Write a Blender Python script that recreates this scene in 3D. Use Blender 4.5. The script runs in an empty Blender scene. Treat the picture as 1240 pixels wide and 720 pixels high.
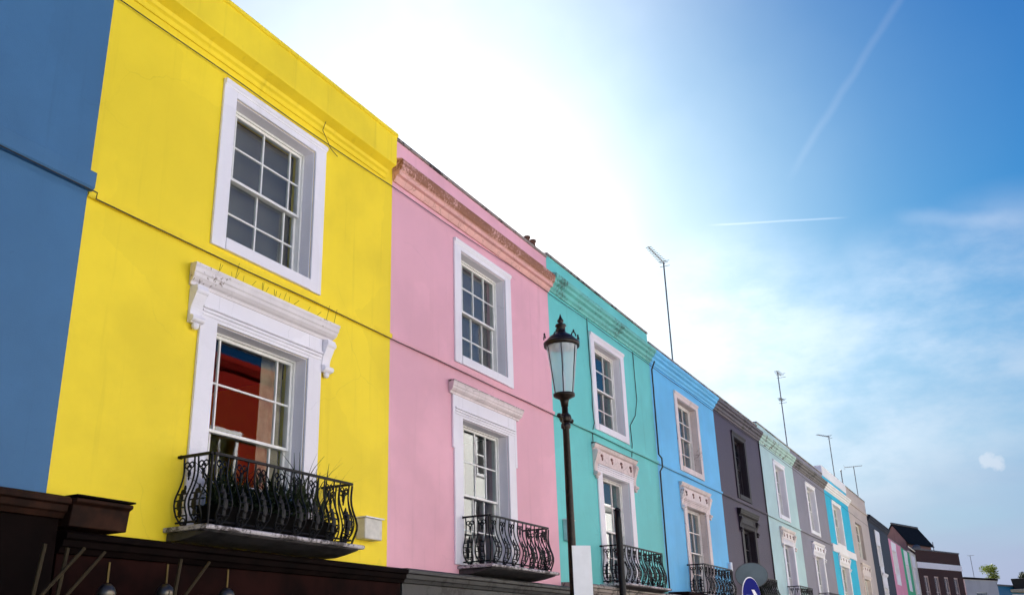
import bpy, bmesh, math, random
from mathutils import Vector, Matrix
random.seed(7)
R = math.radians
S = bpy.context.scene
COL = S.collection

# ------------------------------------------------------------------ materials
def new_mat(name):
    m = bpy.data.materials.new(name); m.use_nodes = True
    nt = m.node_tree; nt.nodes.clear()
    out = nt.nodes.new('ShaderNodeOutputMaterial')
    b = nt.nodes.new('ShaderNodeBsdfPrincipled')
    nt.links.new(b.outputs[0], out.inputs[0])
    return m, nt, b, out

def lin(r, g, b):
    f = lambda c: (c / 255 / 12.92) if c / 255 <= 0.04045 else ((c / 255 + 0.055) / 1.055) ** 2.4
    return (f(r), f(g), f(b), 1)

def noise(nt, pos, scale, detail=4, rough=0.55, stretch=None):
    n = nt.nodes.new('ShaderNodeTexNoise'); n.inputs['Scale'].default_value = scale
    n.inputs['Detail'].default_value = detail; n.inputs['Roughness'].default_value = rough
    if stretch:
        mp = nt.nodes.new('ShaderNodeMapping'); mp.inputs['Scale'].default_value = stretch
        nt.links.new(pos, mp.inputs['Vector']); nt.links.new(mp.outputs[0], n.inputs['Vector'])
    else:
        nt.links.new(pos, n.inputs['Vector'])
    return n.outputs['Fac']

def ramp(nt, val, a, b, lo=0.0, hi=1.0):
    m = nt.nodes.new('ShaderNodeMapRange'); m.interpolation_type = 'SMOOTHSTEP'
    m.inputs['From Min'].default_value = a; m.inputs['From Max'].default_value = b
    m.inputs['To Min'].default_value = lo; m.inputs['To Max'].default_value = hi
    nt.links.new(val, m.inputs['Value']); return m.outputs[0]

def mixc(nt, fac, a, b, mode='MIX'):
    m = nt.nodes.new('ShaderNodeMix'); m.data_type = 'RGBA'; m.blend_type = mode
    for s, v in ((m.inputs[0], fac), (m.inputs[6], a), (m.inputs[7], b)):
        if hasattr(v, 'links'): nt.links.new(v, s)
        else: s.default_value = v
    return m.outputs[2]

def position(nt):
    g = nt.nodes.new('ShaderNodeNewGeometry'); return g.outputs['Position']

def bump(nt, b, height, strength, dist=0.02):
    n = nt.nodes.new('ShaderNodeBump'); n.inputs['Strength'].default_value = strength
    n.inputs['Distance'].default_value = dist
    nt.links.new(height, n.inputs['Height']); nt.links.new(n.outputs[0], b.inputs['Normal'])

def scale_c(c, k): return (min(c[0]*k, 1), min(c[1]*k, 1), min(c[2]*k, 1), 1)

def stucco(name, c, dirt=0.35, var=0.10, rough=0.6):
    """painted render: slow tone drift, rain streaks, small spots, trowel waves"""
    m, nt, b, out = new_mat(name); p = position(nt)
    big = ramp(nt, noise(nt, p, 0.9, 5), 0.3, 0.7)
    col = mixc(nt, big, scale_c(c, 1 - var), scale_c(c, 1 + var * 0.5))
    st = ramp(nt, noise(nt, p, 1.0, 5, 0.6, (7, 7, 0.35)), 0.54, 0.80, 0, dirt)
    grime = (c[0]*0.55, c[1]*0.52, c[2]*0.48, 1)
    col = mixc(nt, st, col, grime)
    sp = ramp(nt, noise(nt, p, 14, 3, 0.6), 0.66, 0.78, 0, 0.45 * dirt)
    col = mixc(nt, sp, col, scale_c(c, 0.5))
    # repainted patches and hairline cracks
    wob = nt.nodes.new('ShaderNodeMix'); wob.data_type = 'VECTOR'; wob.inputs[0].default_value = 0.25
    nz = nt.nodes.new('ShaderNodeTexNoise'); nz.inputs['Scale'].default_value = 2.5; nz.inputs['Detail'].default_value = 5; nt.links.new(p, nz.inputs['Vector'])
    nt.links.new(p, wob.inputs[4]); nt.links.new(nz.outputs['Color'], wob.inputs[5])
    vo = nt.nodes.new('ShaderNodeTexVoronoi'); vo.inputs['Scale'].default_value = 0.9; nt.links.new(wob.outputs[1], vo.inputs['Vector'])
    col = mixc(nt, ramp(nt, vo.outputs['Color'], 0.55, 0.62, 0, 0.5), col, scale_c(c, 0.93))
    ve = nt.nodes.new('ShaderNodeTexVoronoi'); ve.feature = 'DISTANCE_TO_EDGE'; ve.inputs['Scale'].default_value = 0.75; nt.links.new(wob.outputs[1], ve.inputs['Vector'])
    ck = nt.nodes.new('ShaderNodeMath'); ck.operation = 'MULTIPLY'
    nt.links.new(ramp(nt, ve.outputs['Distance'], 0.0, 0.004, 0.2, 0), ck.inputs[0]); nt.links.new(ramp(nt, noise(nt, p, 0.8, 2), .48, .62), ck.inputs[1])
    col = mixc(nt, ck.outputs[0], col, scale_c(c, 0.45))
    nt.links.new(col, b.inputs['Base Color'])
    b.inputs['Roughness'].default_value = rough; b.inputs['Specular IOR Level'].default_value = 0.3
    h = nt.nodes.new('ShaderNodeMath'); h.operation = 'MULTIPLY_ADD'
    nt.links.new(noise(nt, p, 3.2, 3), h.inputs[0]); h.inputs[1].default_value = 1.6
    nt.links.new(noise(nt, p, 70, 3), h.inputs[2])
    bump(nt, b, h.outputs[0], 0.22, 0.012)
    return m

def flaky(name, c, under, amount=0.5, scale=16, rough=0.6, soft=0.06, zband=None):
    """old paint, cracked and flaking, the stone showing through"""
    m, nt, b, out = new_mat(name); p = position(nt)
    n1 = noise(nt, p, scale, 6, 0.68)
    n2 = noise(nt, p, 1.7, 3)
    s = nt.nodes.new('ShaderNodeMath'); s.operation = 'MULTIPLY_ADD'
    nt.links.new(n2, s.inputs[0]); s.inputs[1].default_value = 0.7; nt.links.new(n1, s.inputs[2])
    mask = ramp(nt, s.outputs[0], 1.13 - 0.35 * amount - soft / 2, 1.13 - 0.35 * amount + soft / 2)
    if zband:                                                  # wear that keeps to one member of the moulding
        sx = nt.nodes.new('ShaderNodeSeparateXYZ'); nt.links.new(p, sx.inputs[0]); zz = sx.outputs[2]
        for ea, eb in ((zband[0], zband[0] + .03), (zband[1] + .03, zband[1])):
            q = nt.nodes.new('ShaderNodeMath'); q.operation = 'MULTIPLY'; nt.links.new(mask, q.inputs[0]); nt.links.new(ramp(nt, zz, min(ea, eb), max(ea, eb), 0 if ea < eb else 1, 1 if ea < eb else 0), q.inputs[1]); mask = q.outputs[0]
    tint = mixc(nt, ramp(nt, noise(nt, p, 2.5, 4), .35, .7), scale_c(c, 0.86), c)
    v = nt.nodes.new('ShaderNodeTexVoronoi'); v.feature = 'DISTANCE_TO_EDGE'; v.inputs['Scale'].default_value = 5
    nt.links.new(p, v.inputs['Vector'])
    crack = ramp(nt, v.outputs['Distance'], 0.0, 0.02, 0.45 * amount, 0)
    col = mixc(nt, crack, tint, scale_c(under, 0.6))
    col = mixc(nt, mask, col, mixc(nt, noise(nt, p, 30, 3), scale_c(under, 0.5), under))
    nt.links.new(col, b.inputs['Base Color']); b.inputs['Roughness'].default_value = rough
    bump(nt, b, s.outputs[0], 0.25, 0.01)
    return m

def plain(name, c, rough=0.5, metal=0.0, var=0.12, nscale=8, bmp=0.1, spec=None):
    m, nt, b, out = new_mat(name); p = position(nt)
    if spec is not None: b.inputs['Specular IOR Level'].default_value = spec
    col = mixc(nt, ramp(nt, noise(nt, p, nscale, 4), .3, .7), scale_c(c, 1 - var), scale_c(c, 1 + var))
    nt.links.new(col, b.inputs['Base Color'])
    b.inputs['Roughness'].default_value = rough; b.inputs['Metallic'].default_value = metal
    if bmp: bump(nt, b, noise(nt, p, nscale * 6, 3), bmp, 0.005)
    return m

def brickwork(name, c1, c2, mortar):
    m, nt, b, out = new_mat(name); p = nt.nodes.new('ShaderNodeTexCoord').outputs['Object']
    mp = nt.nodes.new('ShaderNodeMapping'); mp.inputs['Rotation'].default_value = (R(90), 0, 0)
    nt.links.new(p, mp.inputs['Vector'])
    t = nt.nodes.new('ShaderNodeTexBrick'); nt.links.new(mp.outputs[0], t.inputs['Vector'])
    t.inputs['Color1'].default_value = c1; t.inputs['Color2'].default_value = c2; t.inputs['Mortar'].default_value = mortar
    t.inputs['Scale'].default_value = 4.4; t.inputs['Mortar Size'].default_value = 0.015
    nt.links.new(t.outputs['Color'], b.inputs['Base Color']); b.inputs['Roughness'].default_value = 0.85
    return m

def glass_mat(name, tint=(0.92, 0.95, 0.94, 1), wav=0.035, milk=0.0):
    m, nt, b, out = new_mat(name); nt.nodes.remove(b); p = position(nt)
    tr = nt.nodes.new('ShaderNodeBsdfTransparent'); tr.inputs[0].default_value = tint
    gl = nt.nodes.new('ShaderNodeBsdfGlossy'); gl.inputs['Roughness'].default_value = 0.015
    fr = nt.nodes.new('ShaderNodeFresnel'); 
    bf = nt.nodes.new('ShaderNodeMapRange'); bf.inputs['To Min'].default_value = 1.52; bf.inputs['To Max'].default_value = 1 / 1.52   # the far face of the sheet reflects like the near one
    nt.links.new(nt.nodes.new('ShaderNodeNewGeometry').outputs['Backfacing'], bf.inputs['Value']); nt.links.new(bf.outputs[0], fr.inputs['IOR'])
    bp = nt.nodes.new('ShaderNodeBump'); bp.inputs['Strength'].default_value = wav; bp.inputs['Distance'].default_value = 0.01
    nt.links.new(noise(nt, p, 2.2, 2), bp.inputs['Height'])
    nt.links.new(bp.outputs[0], gl.inputs['Normal'])
    mx = nt.nodes.new('ShaderNodeMixShader')
    nt.links.new(fr.outputs[0], mx.inputs[0]); nt.links.new(tr.outputs[0], mx.inputs[1]); nt.links.new(gl.outputs[0], mx.inputs[2])
    res = mx.outputs[0]
    if milk:                                                   # dusty old lantern glass
        tl = nt.nodes.new('ShaderNodeBsdfTranslucent'); tl.inputs[0].default_value = (.8, .86, .9, 1); df = nt.nodes.new('ShaderNodeBsdfDiffuse'); df.inputs[0].default_value = (.7, .78, .82, 1)
        a = nt.nodes.new('ShaderNodeMixShader'); a.inputs[0].default_value = .4; nt.links.new(tl.outputs[0], a.inputs[1]); nt.links.new(df.outputs[0], a.inputs[2])
        c = nt.nodes.new('ShaderNodeMixShader'); c.inputs[0].default_value = milk; nt.links.new(res, c.inputs[1]); nt.links.new(a.outputs[0], c.inputs[2]); res = c.outputs[0]
    nt.links.new(res, out.inputs[0])
    return m

def leaf_mat(name, c):
    m, nt, b, out = new_mat(name); p = position(nt)
    col = mixc(nt, noise(nt, p, 5, 3), scale_c(c, 0.45), scale_c(c, 1.5))
    nt.links.new(col, b.inputs['Base Color']); b.inputs['Roughness'].default_value = 0.7; b.inputs['Specular IOR Level'].default_value = 0.15
    t = nt.nodes.new('ShaderNodeBsdfTranslucent'); nt.links.new(col, t.inputs[0])
    mx = nt.nodes.new('ShaderNodeMixShader'); mx.inputs[0].default_value = 0.35
    nt.links.new(b.outputs[0], mx.inputs[1]); nt.links.new(t.outputs[0], mx.inputs[2]); nt.links.new(mx.outputs[0], out.inputs[0])
    return m

WHITE = lin(236, 232, 238)
M = dict(
    white=stucco('white_paint', WHITE, 0.22, 0.05, 0.45),
    sash=plain('sash_paint', lin(232, 230, 226), 0.35, var=0.05),
    flakywhite=flaky('flaking_white_paint', lin(232, 224, 226), lin(140, 122, 112), 0.22, 22),
    flakydark=flaky('worn_stone_hood', lin(226, 208, 204), lin(130, 104, 98), 0.45, 26, soft=.2),
    peach=flaky('peach_paint', lin(230, 216, 212), lin(150, 120, 110), 0.3, 20, soft=.15),
    flakytop=flaky('hood_flaking_along_its_top', lin(228, 214, 214), lin(80, 62, 56), 1.05, 20, soft=.10, zband=(5.575, 5.72)),
    flakytophigh=flaky('carved_hood_flaking_along_its_top', lin(226, 208, 204), lin(70, 54, 50), 1.15, 22, soft=.10, zband=(5.60, 5.72)),
    slabedge=flaky('chipped_slab_paint', lin(196, 188, 190), lin(90, 82, 80), .75, 20, soft=.15),
    slabdark=flaky('dark_slab_underside', lin(70, 66, 64), lin(30, 26, 25), .6, 10, soft=.3),  # slab underside moulding, coloured darker than the pale edge above it
    glass=glass_mat('window_glass'),
    shopglass=glass_mat('shop_glass', (0.5, 0.52, 0.52, 1), 0.1),
    lampglass=glass_mat('lantern_glass', (0.9, 0.95, 0.97, 1), 0.05, .38),
    iron=plain('black_iron', (0.005, 0.005, 0.006, 1), 0.5, 0.0, 0.3, 30, spec=.25),
    lampiron=plain('lamp_bronze_paint', (0.018, 0.011, 0.008, 1), 0.36, 0.1, 0.4, 18, spec=.3),
    dark=plain('dark_interior', (0.035, 0.032, 0.030, 1), 0.9),
    slate=plain('slate_roof', (0.06, 0.06, 0.065, 1), 0.8, 0, 0.3, 4),
    lead=plain('lead_flashing', (0.10, 0.10, 0.105, 1), 0.6, 0, 0.3, 5),
    coping=flaky('stained_coping', lin(150, 140, 132), lin(70, 62, 56), 0.6, 9),
    brownwood=plain('brown_shop_paint', (0.0105, 0.0026, 0.002, 1), 0.75, 0, 0.6, 3, spec=.05),
    darkwood=plain('dark_shop_paint', (0.0042, 0.0018, 0.0015, 1), 0.75, 0, 0.5, 3, spec=.05),
    boxwood=plain('varnished_wood', (0.028, 0.010, 0.005, 1), 0.65, 0, 0.6, 4, spec=.1),
    greyshop=flaky('grey_shop_paint', lin(62, 62, 60), lin(34, 30, 28), 0.5, 8),
    brass=plain('old_brass', (0.08, 0.055, 0.02, 1), 0.45, 0.9, 0.2),
    alu=plain('aerial_metal', (0.18, 0.17, 0.17, 1), 0.5, 0.5, 0.2),
    cable=plain('cable_rubber', (0.02, 0.018, 0.02, 1), 0.6),
    blind=plain('grey_blind', lin(112, 105, 100), 0.8, 0, 0.08, 2),
    curtain=plain('tan_curtain', lin(176, 158, 132), 0.85, 0, 0.2, 6),
    net=plain('net_curtain', lin(228, 226, 224), 0.8, 0, 0.08, 6),
    asphalt=plain('asphalt', (0.05, 0.05, 0.052, 1), 0.9, 0, 0.25, 20),
    paving=plain('paving_stone', (0.28, 0.27, 0.25, 1), 0.85, 0, 0.2, 3),
    ground=plain('ground_dirt', (0.16, 0.15, 0.13, 1), 0.95, 0, 0.3, 1),
    signwhite=plain('sign_white', lin(226, 226, 230), 0.4, 0, 0.03),
    signgrey=plain('sign_back_grey', lin(96, 110, 116), 0.5, 0.0, 0.12, 4),
    signblue=plain('sign_blue', (0.0015, 0.006, 0.15, 1), 0.6, 0, 0.04, bmp=0, spec=.04),
    bark=plain('bark', (0.09, 0.06, 0.04, 1), 0.9),
    leafy=leaf_mat('yellow_green_leaves', (0.11, 0.14, 0.02, 1)),
    darkleaf=leaf_mat('dark_spiky_leaves', (0.018, 0.028, 0.012, 1)),
    greyleaf=leaf_mat('grey_green_leaves', (0.05, 0.065, 0.032, 1)),
    soil=plain('trough_black', (0.005, 0.0045, 0.004, 1), 0.8, spec=.05),
    clay=plain('terracotta', (0.10, 0.045, 0.03, 1), 0.85),
    brick=brickwork('dark_red_brick', (0.050, 0.010, 0.008, 1), (0.034, 0.008, 0.007, 1), (0.04, 0.025, 0.02, 1)),
    redbrick=brickwork('red_brick', (0.30, 0.06, 0.035, 1), (0.22, 0.045, 0.03, 1), (0.22, 0.13, 0.10, 1)),
)

# ------------------------------------------------------------------ mesh builder
class MB:
    def __init__(s): s.v = []; s.f = []
    def add(s, vs, fs):
        n = len(s.v); s.v += [tuple(v) for v in vs]; s.f += [tuple(i + n for i in f) for f in fs]; return s
    def box(s, x0, x1, y0, y1, z0, z1):
        vs = [(x, y, z) for z in (z0, z1) for y in (y0, y1) for x in (x0, x1)]
        return s.add(vs, [(0, 2, 3, 1), (4, 5, 7, 6), (0, 1, 5, 4), (2, 6, 7, 3), (0, 4, 6, 2), (1, 3, 7, 5)])
    def extrude_x(s, prof, x0, x1, inset=0.0, base=None):
        """profile of (y, z) points swept along x; inset > 0 mitres the ends like a returned moulding"""
        n = len(prof)
        if base is None: base = max(p[0] for p in prof)
        a = [(x0 - inset * (base - y), y, z) for y, z in prof]; b = [(x1 + inset * (base - y), y, z) for y, z in prof]
        fs = [(i, (i + 1) % n, n + (i + 1) % n, n + i) for i in range(n)] + [tuple(range(n))[::-1], tuple(range(n, 2 * n))]
        return s.add(a + b, fs)
    def tube(s, path, r, n=6, closed=False):
        path = [Vector(p) for p in path]; k = len(path); vs = []
        rr = r if isinstance(r, (list, tuple)) else [r] * k
        up = None
        for i, p in enumerate(path):
            a = path[(i - 1) % k] if (closed or i) else p; b = path[(i + 1) % k] if (closed or i < k - 1) else p
            t = (b - a); t = t.normalized() if t.length > 1e-9 else Vector((0, 0, 1))
            if up is None: up = Vector((0, 0, 1)) if abs(t.z) < 0.9 else Vector((1, 0, 0))
            u = t.cross(up)
            if u.length < 1e-4: u = t.cross(Vector((0, 1, 0)))
            u.normalize(); w = u.cross(t).normalized(); up = w
            for j in range(n):
                an = 2 * math.pi * j / n
                vs.append(p + u * math.cos(an) * rr[i] + w * math.sin(an) * rr[i])
        fs = []
        for i in range(k if closed else k - 1):
            for j in range(n):
                i2 = (i + 1) % k
                fs.append((i*n + j, i*n + (j+1) % n, i2*n + (j+1) % n, i2*n + j))
        if not closed: fs += [tuple(range(n))[::-1], tuple(range((k-1)*n, k*n))]
        return s.add(vs, fs)
    def lathe(s, prof, cx, cy, n=20, open_ends=False):
        vs = [(cx + r * math.cos(2*math.pi*j/n), cy + r * math.sin(2*math.pi*j/n), z) for r, z in prof for j in range(n)]
        k = len(prof)
        fs = [(i*n + j, i*n + (j+1) % n, (i+1)*n + (j+1) % n, (i+1)*n + j) for i in range(k-1) for j in range(n)]
        if not open_ends: fs += [tuple(range(n))[::-1], tuple(range((k-1)*n, k*n))]
        return s.add(vs, fs)
    def blob(s, c, rx, ry, rz, n=8, m=5):
        vs = [(c[0], c[1], c[2] - rz)]
        for i in range(1, m):
            a = math.pi * i / m - math.pi / 2
            for j in range(n):
                b = 2 * math.pi * j / n
                vs.append((c[0] + rx*math.cos(a)*math.cos(b), c[1] + ry*math.cos(a)*math.sin(b), c[2] + rz*math.sin(a)))
        vs.append((c[0], c[1], c[2] + rz)); L = len(vs) - 1
        fs = [(0, 1 + (j+1) % n, 1 + j) for j in range(n)]
        for i in range(m - 2):
            for j in range(n):
                a = 1 + i*n; fs.append((a + j, a + (j+1) % n, a + n + (j+1) % n, a + n + j))
        a = 1 + (m-2)*n
        fs += [(a + j, a + (j+1) % n, L) for j in range(n)]
        return s.add(vs, fs)
    def build(s, name, mat, parent=None, bevel=0.0, smooth=False, recalc=True):
        root = parent; off = Vector((0, 0, 0))
        while root is not None: off += root.location; root = root.parent
        me = bpy.data.meshes.new(name)
        me.from_pydata([tuple(Vector(v) - off) for v in s.v], [], s.f)
        if recalc:
            bm = bmesh.new(); bm.from_mesh(me); bmesh.ops.recalc_face_normals(bm, faces=bm.faces); bm.to_mesh(me); bm.free()
        me.materials.append(mat if not isinstance(mat, str) else M[mat])
        if smooth:
            for p in me.polygons: p.use_smooth = True
        o = bpy.data.objects.new(name, me); COL.objects.link(o); o.parent = parent
        if bevel:
            md = o.modifiers.new('bevel', 'BEVEL'); md.width = bevel; md.segments = 2; md.limit_method = 'ANGLE'; md.angle_limit = R(40)
        return o

def empty(name, loc, label, cat, group=None):
    o = bpy.data.objects.new(name, None); COL.objects.link(o); o.location = loc; o.empty_display_size = 0.3
    tag(o, label, cat, group); return o
def tag(o, label, cat, group=None, kind=None):
    if label: o['label'] = label
    if cat: o['category'] = cat
    if group: o['group'] = group
    if kind: o['kind'] = kind
    return o

# ------------------------------------------------------------------ setting
def structure(name, mb, mat):
    o = mb.build(name, mat); o['kind'] = 'structure'; return o
structure('ground', MB().add([(-600, -600, -0.02), (900, -600, -0.02), (900, 600, -0.02), (-600, 600, -0.02)], [(0, 1, 2, 3)]), 'ground')
structure('road', MB().add([(-60, -4.2, -0.012), (240, -4.2, -0.012), (240, 4.2, -0.012), (-60, 4.2, -0.012)], [(0, 1, 2, 3)]), 'asphalt')
structure('pavement', MB().box(-60, 84, 4.36, 7.6, -0.1, 0.11), 'paving')
structure('pavement', MB().box(-60, 84, -7.6, -4.36, -0.1, 0.11), 'paving')
structure('kerb', MB().box(-60, 84, 4.2, 4.355, -0.1, 0.125), 'coping')
structure('kerb', MB().box(-60, 84, -4.355, -4.2, -0.1, 0.125), 'coping')

# ------------------------------------------------------------------ windows, hoods, balconies
def wall_mesh(x0, x1, y, z0, z1, holes, depth=0.34, back=9.0, side_top=None):
    """front wall with real openings and reveals, party walls and rear wall"""
    mb = MB(); st = side_top or z1
    xs = sorted({x0, x1, *[h[0] for h in holes], *[h[1] for h in holes]})
    zs = sorted({z0, z1, *[h[2] for h in holes], *[h[3] for h in holes]})
    def inhole(a, b, c, d): return any(h[0] <= a + 1e-6 and b <= h[1] + 1e-6 and h[2] <= c + 1e-6 and d <= h[3] + 1e-6 for h in holes)
    for a, b in zip(xs, xs[1:]):
        for c, d in zip(zs, zs[1:]):
            if not inhole(a, b, c, d):
                mb.add([(a, y, c), (b, y, c), (b, y, d), (a, y, d)], [(0, 1, 2, 3)])
                mb.add([(a, y+depth, c), (b, y+depth, c), (b, y+depth, d), (a, y+depth, d)], [(3, 2, 1, 0)])
    for h in holes:
        a, b, c, d = h
        mb.add([(a, y, c), (a, y+depth, c), (a, y+depth, d), (a, y, d)], [(0, 1, 2, 3)])
        mb.add([(b, y, c), (b, y+depth, c), (b, y+depth, d), (b, y, d)], [(3, 2, 1, 0)])
        mb.add([(a, y, c), (b, y, c), (b, y+depth, c), (a, y+depth, c)], [(0, 1, 2, 3)])
        mb.add([(a, y, d), (b, y, d), (b, y+depth, d), (a, y+depth, d)], [(3, 2, 1, 0)])
    mb.add([(x0, y, z1), (x1, y, z1), (x1, y+depth, z1), (x0, y+depth, z1)], [(0, 1, 2, 3)])
    for xa, s in ((x0, 1), (x1, -1)):
        mb.add([(xa, y, z0), (xa, y+depth, z0), (xa, y+depth, z1), (xa, y, z1)], [(0, 1, 2, 3)])
        mb.box(xa if s > 0 else xa - 0.1, xa + 0.1 if s > 0 else xa, y + depth + 0.004, y + back, 0, st)
    mb.box(x0 + .1, x1 - .1, y + back - .2, y + back - .004, 0, st)
    return mb

def rail_frame(mb, x0, x1, z0, z1, ya, yb, w):
    mb.box(x0, x0 + w, ya, yb, z0, z1); mb.box(x1 - w, x1, ya, yb, z0, z1)
    mb.box(x0 + w, x1 - w, ya, yb, z0, z0 + w); mb.box(x0 + w, x1 - w, ya, yb, z1 - w, z1)

def make_window(parent, hx0, hx1, hz0, hz1, y, cols, rows=2, mat='sash', drape=None, dmat='net', dy=0.0, glassmat='glass'):
    """double hung sash window in a reveal: box frame, two sashes with glazing bars, two panes"""
    y = y + 0.155
    mb = MB(); rail_frame(mb, hx0, hx1, hz0, hz1, y, y + 0.12, 0.032)
    ix0, ix1, iz0, iz1 = hx0 + .033, hx1 - .033, hz0 + .033, hz1 - .033
    zm = (iz0 + iz1) / 2
    g = MB()
    for (za, zb, ya) in ((zm - .02, iz1, y + .022), (iz0, zm + .02, y + .068)):
        rail_frame(mb, ix0, ix1, za, zb, ya, ya + .042, .034)
        jx0, jx1, jz0, jz1 = ix0 + .034, ix1 - .034, za + .034, zb - .034
        for c in cols:
            x = jx0 + (jx1 - jx0) * c; mb.box(x - .011, x + .011, ya + .006, ya + .036, jz0, jz1)
        for k in range(1, rows):
            z = jz0 + (jz1 - jz0) * k / rows; mb.box(jx0, jx1, ya + .008, ya + .034, z - .011, z + .011)
        g.box(jx0 - .01, jx1 + .01, ya + .019, ya + .023, jz0 - .01, jz1 + .01)
    w = mb.build('window', mat, parent, bevel=0.004)
    g.build('glass', glassmat, w)
    for d in (drape or []):
        kind, fa, fb, fz0, fz1 = d[:5]; dm = d[5] if len(d) > 5 else dmat
        a = hx0 + (hx1 - hx0) * fa; b = hx0 + (hx1 - hx0) * fb; c = hz0 + (hz1 - hz0) * fz0; e = hz0 + (hz1 - hz0) * fz1
        if kind == 'blind':
            MB().box(a, b, y + .2, y + .206, c, e).build('blind', dm, w)
        else:
            vs = []; fs = []; n = 40; amp = .026
            for i in range(n + 1):
                t = i / n; x = a + (b - a) * t
                o = math.sin(t * (b - a) * 34 + fa * 9) * amp + math.sin(t * (b - a) * 13) * .012
                vs += [(x, y + .175 + o, c), (x, y + .175 + o * .6, e)]
            for i in range(n): fs.append((2*i, 2*i+2, 2*i+3, 2*i+1))
            cu = MB().add(vs, fs).build('curtain', dm, w, smooth=True, recalc=False)
            sd = cu.modifiers.new('thick', 'SOLIDIFY'); sd.thickness = 0.004
    return w

def lining(mb, hx0, hx1, hz0, hz1, y):
    t = .012
    mb.box(hx0, hx0 + t, y - .001, y + .154, hz0, hz1); mb.box(hx1 - t, hx1, y - .001, y + .154, hz0, hz1)
    mb.box(hx0 + t, hx1 - t, y - .001, y + .154, hz1 - t, hz1)

def upper_surround(parent, hx, y, mat='white', jw=.2, ztop=8.0, zbot=5.95):
    """flat architrave with stepped head mouldings and a block sill"""
    hx0, hx1, hz0, hz1 = hx; mb = MB()
    lining(mb, hx0, hx1, hz0, hz1, y)
    ox0, ox1 = hx0 - jw, hx1 + jw
    mb.box(ox0, hx0 + .003, y - .034, y - .002, zbot, ztop - .003); mb.box(hx1 - .003, ox1, y - .034, y - .002, zbot, ztop - .003)
    mb.box(hx0 + .004, hx1 - .004, y - .032, y - .002, hz1 - .002, ztop - .003)
    mb.box(hx0 + .004, hx1 - .004, y - .045, y + .154, zbot + .002, hz0)
    h = ztop - hz1
    prof = [(y - .002, ztop - h*.55), (y - .041, ztop - h*.55), (y - .045, ztop - h*.42), (y - .058, ztop - h*.36), (y - .061, ztop - h*.12), (y - .050, ztop), (y - .002, ztop)]
    mb.extrude_x(prof, ox0 + .02, ox1 - .02, 0.4, y)
    return mb.build('window_surround', mat, parent, bevel=0.006)

def console(parent, x0, x1, y, z0, z1, mat):
    """scrolled bracket: S profile seen from the side"""
    h = z1 - z0; pr = []
    for i in range(15):
        t = i / 14
        o = .045 + .062 * (t ** 1.6) + .018 * math.sin(t * math.pi * 2.1 + 2.4) * (1 if t < .95 else .3)
        pr.append((y - o, z0 + h * t))
    pr = [(y - .002, z0)] + pr + [(y - .002, z1)]
    mb = MB(); mb.extrude_x(pr, x0, x1)
    mb.tube([(x0 - .010, y - .062, z0 + .045), (x1 + .010, y - .062, z0 + .045)], .036, 14)
    mb.tube([(x0 - .008, y - .085, z1 - .055), (x1 + .008, y - .085, z1 - .055)], .040, 14)
    mb.blob(((x0 + x1) / 2, y - .045, z0 - .025), .042, .036, .04, 10, 6)
    return mb.build('bracket', mat, parent, bevel=0.004)

def lower_surround(parent, hx, y, style, mat, hoodmat):
    hx0, hx1, hz0, hz1 = hx; jw = .24; ox0, ox1 = hx0 - jw, hx1 + jw
    ft = 5.42 if style != 'dentil' else 5.52; mb = MB(); lining(mb, hx0, hx1, hz0, hz1, y)
    mb.box(ox0, hx0 + .003, y - .034, y - .002, hz0, ft); mb.box(hx1 - .003, ox1, y - .034, y - .002, hz0, ft)
    mb.box(hx0 + .004, hx1 - .004, y - .032, y - .002, hz1 - .002, ft)
    zz = hz1 + .03                                        # fluted architrave lines over the opening
    for k in range(3):
        mb.extrude_x([(y - .03, zz + k*.04), (y - .043 - .008*k, zz + k*.04 + .004), (y - .045 - .008*k, zz + k*.04 + .030), (y - .03, zz + k*.04 + .034)], ox0 + .03, ox1 - .03, .4, y)
    if style == 'plain':
        for xa, xb in ((ox0 - .045, ox0 + .03), (ox1 - .03, ox1 + .045)):
            mb.box(xa, xb, y - .039, y - .003, 4.62, ft - .003)
    s = mb.build('window_surround', mat, parent, bevel=0.006)
    b0, b1 = (ox0 - .175, ox1 + .155) if style in ('console', 'dentil') else (ox0 - .12, ox1 + .13)
    z, kh, ko = {'console': (5.40, 1.0, .60), 'plain': (5.42, .85, .55), 'dentil': (5.515, .55, .46)}[style]      # the carved ones carry a thin slab over a tall frieze
    prof = [(y - .002, z)] + [(y - o * ko, z + q * kh) for o, q in ((.07, 0), (.085, .035), (.13, .05), (.175, .08), (.185, .115), (.205, .125), (.215, .165), (.235, .19), (.235, .215))] + [(y - .002, z + .245 * kh)]
    hood = MB().extrude_x(prof, b0, b1, 0.35, y).build('hood_moulding', hoodmat, s, bevel=0.004)
    if style in ('console', 'dentil'):
        console(s, ox0 - .155, ox0 - .005, y, 5.0, z - .002, mat if style == 'console' else hoodmat)
        console(s, ox1 + .005, ox1 + .155, y, 5.0, z - .002, mat if style == 'console' else hoodmat)
    if style == 'dentil':
        fr = MB().box(ox0 + .01, ox1 - .01, y - .054, y - .036, hz1 + .155, z - .004)
        fr.build('frieze', hoodmat, s, bevel=0.004)
        n = 4
        for k in range(n):
            orn = MB()
            cx = ox0 + .2 + (ox1 - ox0 - .4) * k / (n - 1)
            orn.blob((cx, y - .056, z - .085), .062, .028, .034); orn.blob((cx + .02, y - .056, z - .145), .030, .024, .042)
            orn.build('frieze_ornament', plainrose, s, smooth=True)
    return s

plainrose = flaky('carved_rosette', lin(150, 112, 104), lin(80, 56, 52), 0.6, 20)

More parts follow.
